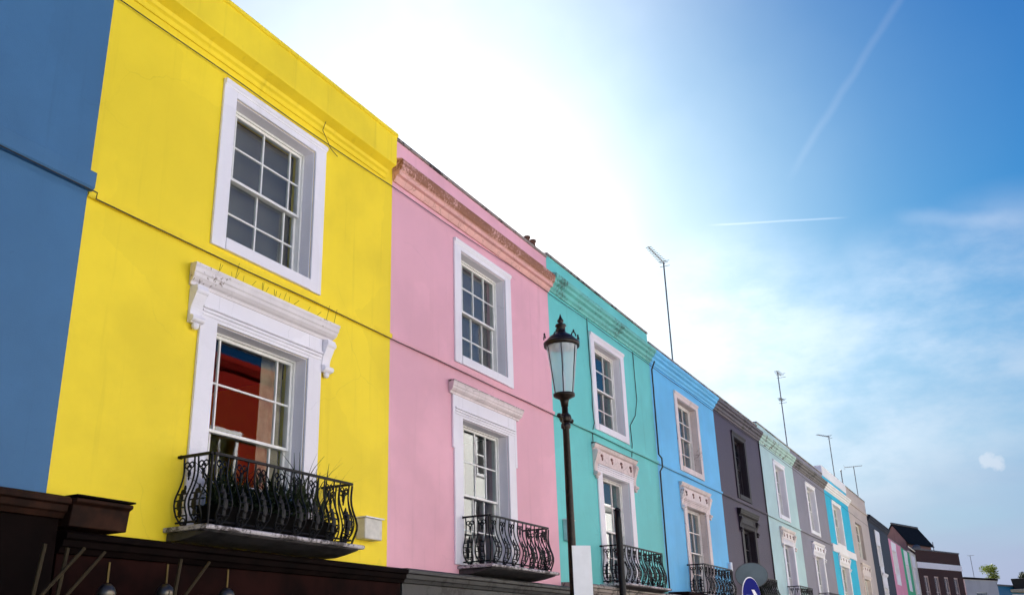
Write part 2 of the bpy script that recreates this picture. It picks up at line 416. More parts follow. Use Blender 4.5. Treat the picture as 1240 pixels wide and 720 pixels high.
def bar_profile(t):
    """outward offset of a bellied baluster, t = 0 bottom .. 1 top"""
    return -.015 + .088 * math.exp(-((t - .30) / .24) ** 2) - .012 * math.exp(-((t - .78) / .16) ** 2) + .015 * t

def balcony(parent, x0, x1, y, zs, zr, out, slabmat='slabedge', detail=2):
    prof = [(y - .002, zs - .044), (y - out - .10, zs - .044), (y - out - .11, zs - .03), (y - out - .11, zs - .008), (y - out - .09, zs), (y - .002, zs)]
    under = [(y - .002, zs - .12), (y - out * .4, zs - .12), (y - out * .7, zs - .10), (y - out - .05, zs - .06), (y - out - .06, zs - .046), (y - .002, zs - .046)]
    b = MB().extrude_x(prof, x0 - .12, x1 + .12, 0.0).build('balcony', slabmat, parent, bevel=0.006)
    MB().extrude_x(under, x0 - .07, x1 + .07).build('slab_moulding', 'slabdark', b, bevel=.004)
    yo = y - out
    rl = MB(); c = [(x0, y, zr), (x0, yo, zr), (x1, yo, zr), (x1, y, zr)]
    for p, q in zip(c, c[1:]):
        dx = (q[0] - p[0]) and .012 or 0; ddy = (q[1] - p[1]) and .001 or 0
        if p[0] == q[0]: rl.box(p[0] - .018, p[0] + .018, min(p[1], q[1]) , max(p[1], q[1]) - .001, zr - .012, zr + .012)
        else: rl.box(p[0] + .019, q[0] - .019, yo - .017, yo + .017, zr - .013, zr + .011)
    rl.tube([(x0, y - .03, zs + .05), (x0, yo, zs + .05), (x1, yo, zs + .05), (x1, y - .03, zs + .05)], .011, 5)
    rl.blob((x0, y - .03, zr), .022, .022, .022)
    rl.build('rail', 'iron', b)
    H = zr - zs - .02
    def panel(cx, cy, tx, ty, nx, ny, w):
        mb = MB(); sub = 14 if detail == 2 else 8; tn = 5 if detail == 2 else 4
        P = lambda s_, o, z: (cx + tx * s_ + nx * o, cy + ty * s_ + ny * o, z)
        for sgn in (-1, 1):
            path = []
            for i in range(sub + 1):
                t = i / sub
                sd = sgn * w / 2 * (1 if t > .12 else .35 + .65 * t / .12)
                path.append(P(sd, bar_profile(t), zs + .015 + H * t))
            mb.tube(path, .0095, tn)
        mb.tube([P(0, bar_profile(0), zs), P(0, bar_profile(0), zs + .04)], .012, tn)
        if detail >= 1:
            for (s_, t, r) in ((-w * .22, .90, .028), (w * .22, .90, .028), (0, .86, .026)):   # scrolls under the rail
                o = bar_profile(t); zc = zs + H * t
                mb.tube([P(s_ + r * math.cos(a), o, zc + r * math.sin(a)) for a in [k * math.pi / 4 for k in range(8)]], .0085, 4, True)
            o = bar_profile(.77); mb.blob(P(0, o, zs + H * .78), .018, .018, .036, 6, 4)
            o = bar_profile(.74); mb.blob(P(0, o, zs + H * .71), .010, .010, .022, 5, 4)
            for (t, rw, rz) in ((.56, .014, .03), (.50, .036, .028), (.42, .026, .05), (.31, .034, .06), (.20, .026, .05)):  # leaf
                q = P(0, bar_profile(t), zs + H * t)
                mb.blob(q, max(abs(tx) * rw, .012), max(abs(ty) * rw, .012), rz, 6, 4)
            for t in (.16, .27, .37, .47):                                                      # rungs
                o = bar_profile(t); mb.tube([P(-w / 2, o, zs + H * t), P(w / 2, o, zs + H * t)], .0075, 4)
            mb.tube([P(.032 * math.cos(a), bar_profile(.07), zs + H * .085 + .032 * math.sin(a)) for a in [k * math.pi / 4 for k in range(8)]], .008, 4, True)
        mb.build('baluster', 'iron', b, smooth=False)
    L = x1 - x0; n = max(3, int(round(L / .29))); pitch = L / n
    for k in range(n): panel(x0 + pitch * (k + .5), yo, 1, 0, 0, -1, .165)
    for xx, sx in ((x0, -1), (x1, 1)):
        for q in ((.32, .74) if out > .42 else (.55,)):
            panel(xx, y - out * q, 0, 1, sx, 0, .135)
        mb = MB(); mb.tube([(xx + sx * bar_profile(i / 12) * .6, yo - bar_profile(i / 12) * .6, zs + H * i / 12) for i in range(13)], .013, 5)
        mb.build('corner_post', 'iron', b)
    return b

def cornice_profile(kind, y, zt):
    if kind == 'yellow':   # one deep fascia above a cove
        return [(y - .002, 8.17), (y - .022, 8.17), (y - .03, 8.225), (y - .06, 8.245), (y - .075, 8.285), (y - .195, 8.335), (y - .200, 8.35), (y - .203, 8.77), (y - .228, 8.78), (y - .228, 8.83), (y - .02, 8.90), (y - .002, 8.90)]
    if kind == 'pink':
        return [(y - .002, 8.22), (y - .03, 8.22), (y - .055, 8.26), (y - .07, 8.30), (y - .12, 8.31), (y - .125, 8.36), (y - .165, 8.40), (y - .18, 8.45), (y - .185, 8.53), (y - .16, 8.56), (y - .002, 8.60)]
    if kind == 'flat':
        return [(y - .002, 8.52), (y - .05, 8.52), (y - .06, 8.58), (y - .002, 8.6)]
    return [(y - .002, 8.27), (y - .03, 8.27), (y - .045, 8.31), (y - .085, 8.34), (y - .095, 8.40), (y - .15, 8.43), (y - .16, 8.48), (y - .205, 8.51), (y - .215, 8.58), (y - .19, 8.60), (y - .002, 8.63)]

def shopfront(parent, x0, x1, y, top, out, fmat, cmat, detail=True):
    """timber shopfront: cornice, fascia board, pilasters, dark glazing over a stall riser"""
    t = top
    prof = [(y - .002, t - .17), (y - out + .05, t - .17), (y - out + .03, t - .13), (y - out + .01, t - .12), (y - out, t - .07), (y - out - .03, t - .06), (y - out - .03, t - .02), (y - out, t), (y - .002, t + .012)]
    s = MB().extrude_x(prof, x0 + .006, x1 - .006).build('shopfront', cmat, parent, bevel=0.004)
    zb = t - .80
    MB().box(x0 + .02, x1 - .02, y - out + .08, y - out + .13, zb, t - .172).build('fascia', fmat, s, bevel=.004)
    MB().box(x0 + .02, x1 - .02, y - out + .132, y + .1, zb + .06, zb + .09).build('soffit', fmat, s)
    p = MB()
    for xa in (x0 + .03, x1 - .29): p.box(xa, xa + .26, y - .16, y - .004, .14, zb + .058)
    p.box(x0 + .3, x1 - .3, y - .10, y - .02, .14, .6)
    n = max(2, int((x1 - x0) / 1.4))
    for k in range(1, n): xk = x0 + .3 + (x1 - x0 - .6) * k / n; p.box(xk - .03, xk + .03, y - .09, y - .02, .602, zb + .058)
    p.build('shop_frame', fmat, s, bevel=.004)
    MB().box(x0 + .3, x1 - .3, y - .05, y - .044, .602, zb + .058).build('shop_window', 'shopglass', s)
    return s

GROUPH = 'terraced houses along the street'
def house(name, label, x0, x1, col, y=7.0, zt=8.98, cor='std', cormat=None, wallmat=None, up=None, low=None, bal=None, shop=None, parapet=None, stringz=5.87,
          upcols=(.5,), lowcols=(.5,), drape_u=None, drape_l=None, trim='white', lowmat=None, hoodmat='flakywhite', lowstyle='dentil', cop='coping', sash='sash',
          loc_y=None, detail=True, stringmat=None, rot=None, coping_h=.05):
    root = empty(name, ((x0 + x1) / 2, y, 0), label, 'house', GROUPH)
    global LASTWALL
    wm = LASTWALL = wallmat or stucco('render_' + label.split()[0] + '_%d' % int(x0 * 10), col)
    cm = cormat or wm
    holes = []; hu = hl = None
    if up: hu = (up[0], up[1], up[2] if len(up) > 2 else 6.09, up[3] if len(up) > 3 else 7.84); holes.append(hu)
    if low: hl = (low[0], low[1], 2.98, low[2] if len(low) > 2 else 5.10); holes.append(hl)
    wall_mesh(x0 + .001, x1 - .001, y, (shop[0] - .3) if shop else 2.3, zt - coping_h, holes).build('wall', wm, root, recalc=False)
    MB().box(x0 + .002, x1 - .002, y - .03, y + .36, zt - coping_h + .001, zt).build('coping', cop, root, bevel=.008)
    MB().box(x0 + .11, x1 - .11, y + .35, y + 8.78, 8.0, 8.1).build('roof', 'slate', root)
    if cor: MB().extrude_x(cornice_profile(cor, y, zt), x0 + .003, x1 - (.19 if cor == 'yellow' else .003)).build('cornice', cm, root, bevel=.003)
    rm = MB(); rm.box(x0 + .11, x1 - .11, y + .345, y + 3.2, 5.5, 5.6); rm.box(x0 + .11, x1 - .11, y + .345, y + 3.2, 2.7, 2.8); rm.box(x0 + .11, x1 - .11, y + 3.21, y + 3.3, 0.0, 7.99)
    rm.build('interior', 'dark', root)
    if stringz:
        z = stringz
        MB().extrude_x([(y - .002, z - .045), (y - .028, z - .04), (y - .04, z - .012), (y - .042, z + .02), (y - .002, z + .035)], x0 + .003, x1 - .003).build('string_course', stringmat or wm, root)
    if hu:
        if trim: upper_surround(root, hu, y, trim)
        make_window(root, *hu, y, upcols, 2, sash, drape_u)
    if hl:
        if lowstyle: lower_surround(root, hl, y, lowstyle, lowmat or trim or 'white', hoodmat)
        make_window(root, *hl, y, lowcols, 2, sash, drape_l)
    if bal: balcony(root, bal[0], bal[1], y, 2.965, bal[2], bal[3], bal[4] if len(bal) > 4 else 'slabedge', bal[5] if len(bal) > 5 else 2)
    if shop: shopfront(root, x0, x1, y, *shop)
    return root

C = dict(slate=lin(66, 110, 150), yellow=(0.93, 0.70, 0.028, 1), pink=lin(233, 176, 190), teal=lin(110, 207, 204), blue=lin(108, 196, 244),
         purple=lin(70, 60, 80), mint=lin(178, 206, 208), grey=lin(130, 126, 140), turq=lin(24, 178, 218), beige=lin(186, 172, 168),
         navy=lin(9, 18, 40), pink2=lin(222, 140, 168), green=lin(30, 172, 120), cream=lin(214, 208, 196))

# ------------------------------------------------------------------ the terrace
h0 = house('terraced_house', 'slate blue house at the left edge with plain wall', -1.2, 5.335, C['slate'], y=6.97, zt=9.0, cor=None, up=(-.2, 1.3), low=(-.2, 1.3),
           upcols=(.5,), lowcols=(.5,), lowstyle='plain', shop=(3.06, .30, 'darkwood', 'boxwood'), stringz=None)
MB().extrude_x([(6.968, 5.87), (6.93, 5.875), (6.91, 5.90), (6.905, 6.05), (6.94, 6.07), (6.968, 6.08)], -1.19, 5.36).build('string_course', LASTWALL, h0, bevel=.004)
h1 = house('terraced_house', 'yellow house with white window hood and plants on its balcony', 5.34, 10.33, C['yellow'], zt=8.97, cor='yellow', up=(7.11, 8.57), low=(7.09, 8.60),
           upcols=(.13, .5, .87), lowcols=(.16, .84), drape_u=[('blind', 0, 1, .0, 1.0, 'blind'), ], drape_l=[('curtain', .74, .97, 0, 1, 'curtain')],
           lowstyle='console', bal=(6.76, 8.98, 3.64, .43), shop=(2.80, .30, 'brownwood', 'darkwood'), cop=None or 'coping')
h2 = house('terraced_house', 'pink house with weathered brown cornice', 10.33, 15.62, C['pink'], y=7.0, zt=8.98, cor='pink', cormat=flaky('weathered_pink_cornice', lin(230, 176, 168), lin(164, 108, 80), 1.15, 24, soft=.22, zband=(8.36, 8.53)),
           up=(12.25, 13.79), low=(12.24, 13.74), upcols=(.24, .5, .76), lowcols=(.24, .5, .76), drape_u=[('blind', 0, 1, .0, 1.0, 'blind')], drape_l=[('curtain', 0, .2, 0, 1, 'curtain')],
           lowstyle='plain', hoodmat='flakytop', bal=(12.2, 14.2, 3.64, .46), shop=(2.81, .30, 'greyshop', 'greyshop'))
h3 = house('terraced_house', 'teal house with carved frieze and net curtains', 15.62, 21.42, C['teal'], zt=9.05, cormat=flaky('teal_cornice_paint', lin(110, 196, 188), lin(74, 120, 110), 0.5, 18, soft=.25),
           up=(17.79, 19.33), low=(17.80, 19.34), upcols=(.33, .67), lowcols=(.33, .67), drape_u=[('curtain', 0, .55, 0, 1, 'net')], drape_l=[('curtain', 0, .62, 0.1, 1, 'net')],
           lowmat='white', hoodmat='flakytophigh', bal=(17.5, 19.9, 3.66, .43), shop=(2.90, .30, 'brownwood', 'coping'))
h4 = house('terraced_house', 'sky blue house with peach carved window hood', 21.42, 26.93, C['blue'], zt=8.83, up=(23.36, 25.02), low=(23.36, 25.02), upcols=(.33, .67), lowcols=(.33, .67),
           drape_u=[('curtain', 0, .32, 0, 1, 'net')], drape_l=[('curtain', 0, .34, 0, 1, 'net')], trim='peach', lowmat='peach', hoodmat='peach', bal=(23.0, 25.5, 3.66, .43), shop=(2.97, .45, 'darkwood', 'brownwood'))
h5 = house('terraced_house', 'dark purple grey house with black window hood', 26.93, 32.42, C['purple'], zt=8.84, up=(28.93, 30.2), low=(28.9, 30.25), upcols=(.5,), lowcols=(.5,),
           trim=stucco('black_purple_trim', lin(40, 34, 42), .2), sash=plain('black_sash', lin(44, 38, 46), .4), hoodmat=stucco('black_hood_paint', lin(34, 30, 36), .2), lowstyle='console', bal=(28.5, 30.7, 3.66, .43, 'lead', 1),
           shop=(2.9, .3, 'darkwood', 'darkwood'), cormat=flaky('purple_cornice_paint', lin(84, 76, 88), lin(50, 42, 44), .5, 8))
h6 = house('terraced_house', 'pale mint house with white hooded windows', 32.42, 37.85, C['mint'], zt=8.98, up=(34.5, 35.95), low=(34.5, 35.95), upcols=(.5,), lowcols=(.5,),
           trim='white', hoodmat='peach', bal=(34.2, 36.3, 3.66, .43, 'flakywhite', 1), shop=(2.9, .3, 'brownwood', 'greyshop'), drape_u=[('curtain', .5, 1, 0, 1, 'net')], drape_l=[('curtain', 0, .5, 0, 1, 'net')],
           cormat=flaky('mint_cornice_paint', lin(176, 206, 198), lin(110, 110, 100), .6, 7))
h7 = house('terraced_house', 'mid grey house with bright white window frames', 37.85, 44.6, C['grey'], zt=8.98, up=(40.2, 41.85), low=(40.2, 41.85), trim='white', hoodmat='white',
           bal=(39.9, 42.3, 3.66, .43, 'flakywhite', 1), shop=(2.9, .3, 'darkwood', 'greyshop'), drape_u=[('curtain', 0, .9, 0, 1, 'net')], drape_l=[('curtain', 0, .6, 0, 1, 'net')],
           cormat=flaky('grey_cornice_paint', lin(110, 104, 106), lin(60, 54, 52), .6, 7))
h8 = house('terraced_house', 'bright turquoise house with wide white band and cornice', 44.6, 51.25, C['turq'], zt=9.35, cormat=M['white'], up=(46.3, 48.4), low=(46.3, 48.4), trim='white', hoodmat='white',
           shop=(2.9, .3, 'darkwood', 'white'), drape_u=[('curtain', 0, .8, 0, 1, 'net')], drape_l=[('curtain', 0, .7, 0, 1, 'net')], stringz=None, coping_h=.45, cop='white')
MB().box(44.61, 51.24, 6.94, 6.998, 5.62, 5.95).build('white_band', 'white', h8, bevel=.01)
h9 = house('terraced_house', 'beige house with tall plain parapet', 51.25, 58.05, C['beige'], zt=9.33, cor='flat', up=(53.0, 55.2, 5.9, 7.7), low=(53.1, 55.2, 4.9), trim=None, lowmat='peach', hoodmat='peach',
           shop=(2.9, .3, 'brownwood', 'brownwood'), drape_u=[('curtain', 0, .8, 0, 1, 'blind')], drape_l=[('curtain', 0, .8, 0, 1, 'blind')], stringz=None)
h10 = house('terraced_house', 'dark navy house with a chimney and white framed window', 58.05, 67.0, C['navy'], zt=8.45, up=(60.6, 62.0, 5.5, 7.15), low=(61.0, 62.5, 4.8), trim='white', lowstyle='plain', lowmat='white', hoodmat='white',
            shop=(2.9, .3, 'darkwood', 'darkwood'), drape_u=[('blind', 0, 1, 0, 1, 'net')], drape_l=[('blind', 0, 1, 0, 1, 'net')], stringz=None, cop='lead')
MB().box(58.2, 59.6, 7.2, 8.2, 8.45, 9.05).build('chimney', LASTWALL, h10, bevel=.02)
h11 = house('terraced_house', 'small rose pink house beyond the navy one', 67.0, 74.0, C['pink2'], zt=8.15, cor=None, up=(68.2, 70.3, 5.3, 7.45), low=(68.6, 70.0, 4.6), trim='white', lowstyle=None,
            shop=(2.9, .3, 'darkwood', 'darkwood'), drape_u=[('blind', 0, 1, 0, 1, 'net')], stringz=None)
h12 = house('terraced_house', 'narrow emerald green house between pink and cream ones', 74.0, 79.6, C['green'], zt=8.1, cor=None, up=(75.6, 77.2, 5.2, 7.0), low=(75.6, 77.2, 4.7), trim='white', lowstyle=None,
            shop=(2.9, .3, 'darkwood', 'darkwood'), drape_u=[('blind', 0, 1, 0, 1, 'net')], stringz=None)
h13 = house('terraced_house', 'narrow cream house beside the dark brick building', 79.6, 84.4, C['cream'], zt=8.3, cor='flat', up=(80.9, 82.6, 5.2, 7.2), low=(80.9, 82.6, 4.7), trim='white', lowstyle=None,
            shop=(2.9, .3, 'darkwood', 'darkwood'), stringz=None)

# extra pieces on the yellow and pink houses
def wire(mb, pts, r=.006): mb.tube(pts, r, 4); return mb
for k in range(17):
    x = 6.9 + 1.75 * random.random(); L = random.uniform(.03, .075)
    wire(MB(), [(x, 6.88, 5.63), (x + random.uniform(-.04, .04), 6.86 + random.uniform(-.03, .02), 5.64 + L)], .0022).build('bird_spike', 'iron', h1)
for x in (7.2, 8.78, 8.93): wire(MB(), [(x, 6.88, 5.60), (x + .02, 6.85, 5.80)], .0028).build('bird_spike', 'iron', h1)
for k, (x, z) in enumerate(((15.95, 3.78), (9.85, 3.245))):
    t = MB()
    if k: t.box(9.66, 10.02, 6.86, 6.998, 3.12, 3.37)
    else: t.box(15.8, 16.1, 6.90, 6.998, 3.62, 3.98)
    o = t.build('alarm_box', plain('box_plastic_%d' % k, lin(205, 200, 190) if k else lin(150, 190, 190), .5), None, bevel=.015)
    lid = MB()
    if k: lid.box(9.645, 10.035, 6.84, 6.995, 3.371, 3.385)
    else: lid.box(15.785, 16.115, 6.885, 6.995, 3.981, 3.995)
    l = lid.build('lid', 'signwhite', o)
    tag(o, ('white plastic utility box low on the yellow wall', 'pale teal utility box on the teal wall behind the lamp post')[1 - k], 'utility box')
for z0, z1, x in ((3.74, 3.96, 26.80), (3.14, 3.42, 26.72)):
    t = MB().tube([(x, 6.93, z0), (x, 6.93, z1)], .05, 8); t.box(x - .03, x + .03, 6.93, 6.999, z0 + .03, z1 - .03)
    o = t.build('wall_fitting', 'signwhite'); tag(o, 'white tube fitting on the sky blue wall, ' + ('upper of two' if z0 > 3.5 else 'lower of two'), 'wall fitting', 'white tube fittings')

# loose cables and drainpipes
def cable(name, pts, r, label, cat='cable'):
    o = MB().tube(pts, r, 6).build(name, 'cable', None, smooth=True); tag(o, label, cat); return o
pts = []
for k in range(121):
    t = k / 120; x = 5.3 + 55 * t
    z = 8.06 + .15 * min(1, max(0, (x - 8.0) / 7)) - .02 * abs(math.sin(x * .9)) - .3 * max(0, (x - 33) / 27)
    pts.append((x, 6.965, z))
cable('facade_cable', pts, .0058, 'long black cable running under the cornices across every house front', 'cable')
cable('facade_cable', [(4.2, 6.86, 5.845), (5.36, 6.87, 5.84), (5.42, 6.955, 5.825)] + [(5.5 + 1.0 * k, 6.955, 5.825 - .006 * (k % 3)) for k in range(39)], .0062, 'thin black cable lying along the string course between the two storeys')
cable('drainpipe', [(21.42, 6.86, 8.3), (21.40, 6.94, 8.1), (21.40, 6.945, 6.05), (21.40, 6.88, 5.95), (21.40, 6.88, 5.75), (21.40, 6.945, 5.65), (21.36, 6.945, 3.0)], .019, 'dark thin drainpipe between teal and sky blue houses', 'drainpipe')
cable('wall_cable', [(17.50, 6.98, 8.25), (17.50, 6.975, 7.2), (17.53, 6.97, 6.9), (17.50, 6.975, 6.4), (17.55, 6.975, 6.05), (17.42, 6.975, 5.85), (17.42, 6.975, 5.3)], .009, 'black cable hanging left of the teal house upper window')
cable('wall_cable', [(20.22, 6.98, 8.24), (20.20, 6.97, 7.6), (20.22, 6.97, 7.1), (20.05, 6.975, 6.7), (19.66, 6.975, 6.4), (19.70, 6.975, 6.0), (19.6, 6.97, 5.7)], .009, 'black cable looping right of the teal house upper window')
cable('wall_cable', [(8.55, 6.83, 8.85), (8.62, 6.835, 8.4), (8.66, 6.96, 8.2), (8.85, 6.965, 8.02), (9.0, 6.97, 7.98)], .0045, 'short thin wire curling down from the yellow cornice')
cable('wall_cable', [(32.35, 6.975, 8.4), (32.36, 6.975, 6.0), (32.34, 6.975, 3.0)], .02, 'black pipe on the seam between dark purple and mint houses')

# clay pots on the pink parapet
for k, (x, h) in enumerate(((14.93, .15), (15.18, .17))):
    o = MB().lathe([(.035, 8.981), (.05, 9.0), (.045, 8.981 + h * .6), (.065, 8.981 + h * .8), (.06, 8.981 + h)], x, 7.06, 10).build('chimney_pot', 'clay', smooth=True)
    tag(o, 'small reddish clay pot on the pink parapet, ' + ('further from' if k == 0 else 'nearer to') + ' the teal house', 'chimney pot', 'clay pots on the pink parapet')

# ------------------------------------------------------------------ balcony plants
def spiky(name, x, y, z, n, h, spread, leaf, label, w=.016, tw=.62):
    root = empty(name, (x, y, z), label, 'plant', 'plants on the yellow house balcony')
    t = MB().extrude_x([(y - .11, z), (y - .135, z + .22), (y + .135, z + .22), (y + .11, z)], x - tw / 2, x + tw / 2).build('trough', 'soil', root, bevel=.01)
    mb = MB()
    for k in range(n):
        bx = x + random.uniform(-tw / 2 + .06, tw / 2 - .06); by = y + random.uniform(-.08, .08)
        a = random.uniform(0, 2 * math.pi); L = h * random.uniform(.45, 1.05); lean = random.uniform(.05, spread)
        d = Vector((math.cos(a), math.sin(a) * .6, 0)); s = Vector((-d.y, d.x, 0)).normalized()
        prev = None
        for i in range(6):
            u = i / 5; c = Vector((bx, by, z + .2)) + d * lean * L * u * u * 1.3 + Vector((0, 0, L * (u - .30 * lean * u * u)))
            ww = w * (1 - u) * (.5 + 1.2 * min(u * 3, 1)) + .0015
            cur = (c - s * ww, c + s * ww)
            if prev: mb.add([prev[0], prev[1], cur[1], cur[0]], [(0, 1, 2, 3)])
            prev = cur
    # a low tangle of small leaves that hides the soil
    for k in range(n * 3):
        c = Vector((x + random.uniform(-tw / 2, tw / 2), y + random.uniform(-.15, .13), z + .2 + abs(random.gauss(0, .13)) ))
        a = Vector((random.gauss(0, 1), random.gauss(0, 1), random.gauss(0, 1))).normalized(); b = a.orthogonal().normalized()
        L = random.uniform(.03, .06)
        mb.add([c - a * L, c + b * L * .4, c + a * L, c - b * L * .4], [(0, 1, 2, 3)])
    mb.build('foliage', leaf, root, recalc=False)
    return root
spiky('balcony_plant', 7.24, 6.76, 2.968, 110, .50, .8, M['darkleaf'], 'dark spiky plant in black trough at left end of yellow balcony')
spiky('balcony_plant', 7.86, 6.76, 2.968, 120, .52, .9, M['darkleaf'], 'dark bushy plant in black trough at middle of yellow balcony')
spiky('balcony_plant', 8.46, 6.76, 2.968, 55, .80, .9, M['greyleaf'], 'grey green spiky plant in black trough at right end of yellow balcony', .012)
spiky('balcony_plant', 15.0 + 14.6, 6.76, 2.968, 160, .55, .8, M['darkleaf'], 'low dark plant on the dark purple house balcony', .02, 1.6)['group'] = 'plants on balconies'

# ------------------------------------------------------------------ shop things under the yellow house
def awning_arm(x, y0, label):
    mb = MB(); mb.tube([(x, y0, 2.16), (x + .04, y0 - .02, 2.62)], .016, 6); mb.tube([(x + .02, y0 - .03, 2.22), (x + .42, y0 + .02, 2.62)], .014, 6)
    o = mb.build('awning_arm', plain('arm_wood_%d' % int(x * 10), (.035, .024, .010, 1), .6, spec=.15), None); tag(o, label, 'awning arm', 'awning arms under the dark shop fascias'); return o
awning_arm(4.80, 6.28, 'thin V shaped awning arm under the slate blue house fascia')
awning_arm(5.08, 6.38, 'yellowish V shaped awning arm at the house corner, lower left')
awning_arm(6.25, 6.40, 'thin V shaped awning arm under the yellow house fascia')
def hang_lamp(x, y, z, label):
    root = empty('hanging_lamp', (x, y, z), label, 'lamp', 'round lamps under the yellow shop fascia')
    MB().lathe([(.004, z - .08), (.045, z - .07), (.072, z - .03), (.076, z + .005), (.06, z + .045), (.028, z + .075)], x, y, 16).build('globe', plain('globe_metal_%d' % int(x*100), (.12, .105, .085, 1), .32, 0.85, .05), root, smooth=True)
    MB().tube([(x, y, z + .08), (x, y, z + .24)], .012, 6).build('stem', 'brass', root)
hang_lamp(5.66, 6.52, 2.32, 'dull round lamp, leftmost of three under the shop fascia')
hang_lamp(6.28, 6.52, 2.345, 'shiny round lamp, middle of three under the shop fascia')
hang_lamp(7.02, 6.52, 2.345, 'shiny round lamp nearest the yellow balcony under the fascia')
o = MB().extrude_x([(6.968, 2.83), (6.66, 2.83), (6.64, 3.0), (6.60, 3.02), (6.60, 3.05), (6.968, 3.06)], 5.342, 5.92).build('fascia_end_box', 'boxwood', None, bevel=.008)
MB().box(5.335, 5.93, 6.59, 6.995, 3.061, 3.075).build('box_lid', 'darkwood', o)
tag(o, 'brown wooden box ending the shop fascia on the yellow wall', 'fascia box')

# ------------------------------------------------------------------ street lamp and signs
LX, LY = 11.55, 5.0
lamp = empty('street_lamp', (LX, LY, .11), 'dark bronze street lamp with tapered round glass lantern', 'street lamp')
MB().lathe([(.16, .11), (.16, .3), (.11, .36), (.095, .9), (.075, 1.0), (.07, 1.05), (.056, 2.4), (.044, 4.55), (.064, 4.57), (.064, 4.62), (.043, 4.64), (.041, 4.9)], LX, LY, 16).build('pole', 'lampiron', lamp, smooth=True)
lb = MB(); lb.tube([(LX - .20, LY, 4.70), (LX + .20, LY, 4.70)], .016, 8); lb.blob((LX - .20, LY, 4.70), .034, .034, .034); lb.blob((LX + .20, LY, 4.70), .034, .034, .034)
lb.lathe([(.046, 4.64), (.075, 4.66), (.085, 4.70), (.075, 4.74), (.046, 4.77)], LX, LY, 12)
lb.tube([(LX - .11, LY, 4.70), (LX - .10, LY, 4.60), (LX - .05, LY, 4.55)], .012, 5); lb.tube([(LX + .11, LY, 4.70), (LX + .10, LY, 4.60), (LX + .05, LY, 4.55)], .012, 5)
lb.build('ladder_bar', 'lampiron', lamp)
lan = MB()
lan.lathe([(.046, 4.86), (.054, 4.92), (.066, 4.96), (.145, 5.0), (.148, 5.035), (.125, 5.04)], LX, LY, 24)
lantern = lan.build('lantern', 'lampiron', lamp, smooth=True)
MB().lathe([(.217, 5.70), (.245, 5.70), (.250, 5.755), (.226, 5.775), (.207, 5.765)], LX, LY, 28).build('cap_ring', 'lampiron', lantern, smooth=True)
MB().lathe([(.130, 5.036), (.214, 5.71)], LX, LY, 28, True).build('lantern_glass', 'lampglass', lantern, smooth=True)
for k in range(6):
    a = math.pi * (k / 3 + .12)
    MB().tube([(LX + .133 * math.cos(a), LY + .133 * math.sin(a), 5.03), (LX + .216 * math.cos(a), LY + .216 * math.sin(a), 5.71)], .0065, 5).build('rib', 'lampiron', lantern)
MB().lathe([(.222, 5.765), (.20, 5.80), (.16, 5.845), (.11, 5.875), (.075, 5.895), (.062, 5.92), (.062, 5.985), (.078, 5.995), (.07, 6.02), (.035, 6.03), (.028, 6.045), (.042, 6.06), (.045, 6.08), (.028, 6.105), (.013, 6.14), (.004, 6.175)], LX, LY, 24).build('cap', 'lampiron', lantern, smooth=True)
for k in range(6):
    a = math.pi * (k / 3 + .05); c = Vector((LX + .238 * math.cos(a), LY + .238 * math.sin(a), 5.80)); t = Vector((-math.sin(a), math.cos(a), 0))
    MB().tube([c + t * .04 * math.cos(q) + Vector((0, 0, .052 * math.sin(q))) for q in [i * math.pi / 8 for i in range(9)]], .009, 5).blob((c.x, c.y, c.z + .065), .014, .014, .026).build('crown_loop', 'lampiron', lantern)
br = MB(); br.lathe([(.02, 5.05), (.02, 5.35)], LX, LY, 8); br.build('lamp_holder', 'signwhite', lantern)
MB().lathe([(.205, 5.695), (.20, 5.74), (.13, 5.77), (.02, 5.78)], LX, LY, 24).build('reflector', 'signwhite', lantern, smooth=True)

def plate(cx, cy, cz, w, h, az, th=.012, shape='rect', n=40):
    """flat plate whose face normal points along heading az (radians from +x)"""
    nx, ny = math.cos(az), math.sin(az); tx, ty = -ny, nx; mb = MB()
    pts = [(-w/2, -h/2), (w/2, -h/2), (w/2, h/2), (-w/2, h/2)] if shape == 'rect' else [(w/2 * math.cos(2*math.pi*i/n), h/2 * math.sin(2*math.pi*i/n)) for i in range(n)]
    k = len(pts)
    vs = [(cx + tx*a + nx*th/2*s, cy + ty*a + ny*th/2*s, cz + b) for s in (1, -1) for a, b in pts]
    fs = [tuple(range(k)), tuple(range(k, 2*k))[::-1]] + [(i, (i+1) % k, k + (i+1) % k, k + i) for i in range(k)]
    return mb.add(vs, fs)

az = math.atan2(-LY, -LX)
ws = plate(LX + .015, LY - .12, 2.55, .255, .98, az + .35).build('blank_sign', 'signwhite', None, bevel=.003)
tag(ws, 'blank white upright sign plate fixed to the lamp post', 'sign')
MB().box(LX - .07, LX + .07, LY - .095, LY + .08, 2.38, 2.42).build('clamp', 'lead', ws)

po = empty('dark_post', (13.8, 5.2, .11), 'plain dark post standing in front of the teal house balcony', 'post')
MB().lathe([(.075, .11), (.075, .5), (.055, .55), (.05, 3.6), (.035, 3.76)], 13.8, 5.2, 14).build('pole', 'iron', po, smooth=True)
MB().lathe([(.05, 3.75), (.05, 3.77), (.02, 3.80)], 13.8, 5.2, 14).build('post_cap', 'iron', po)

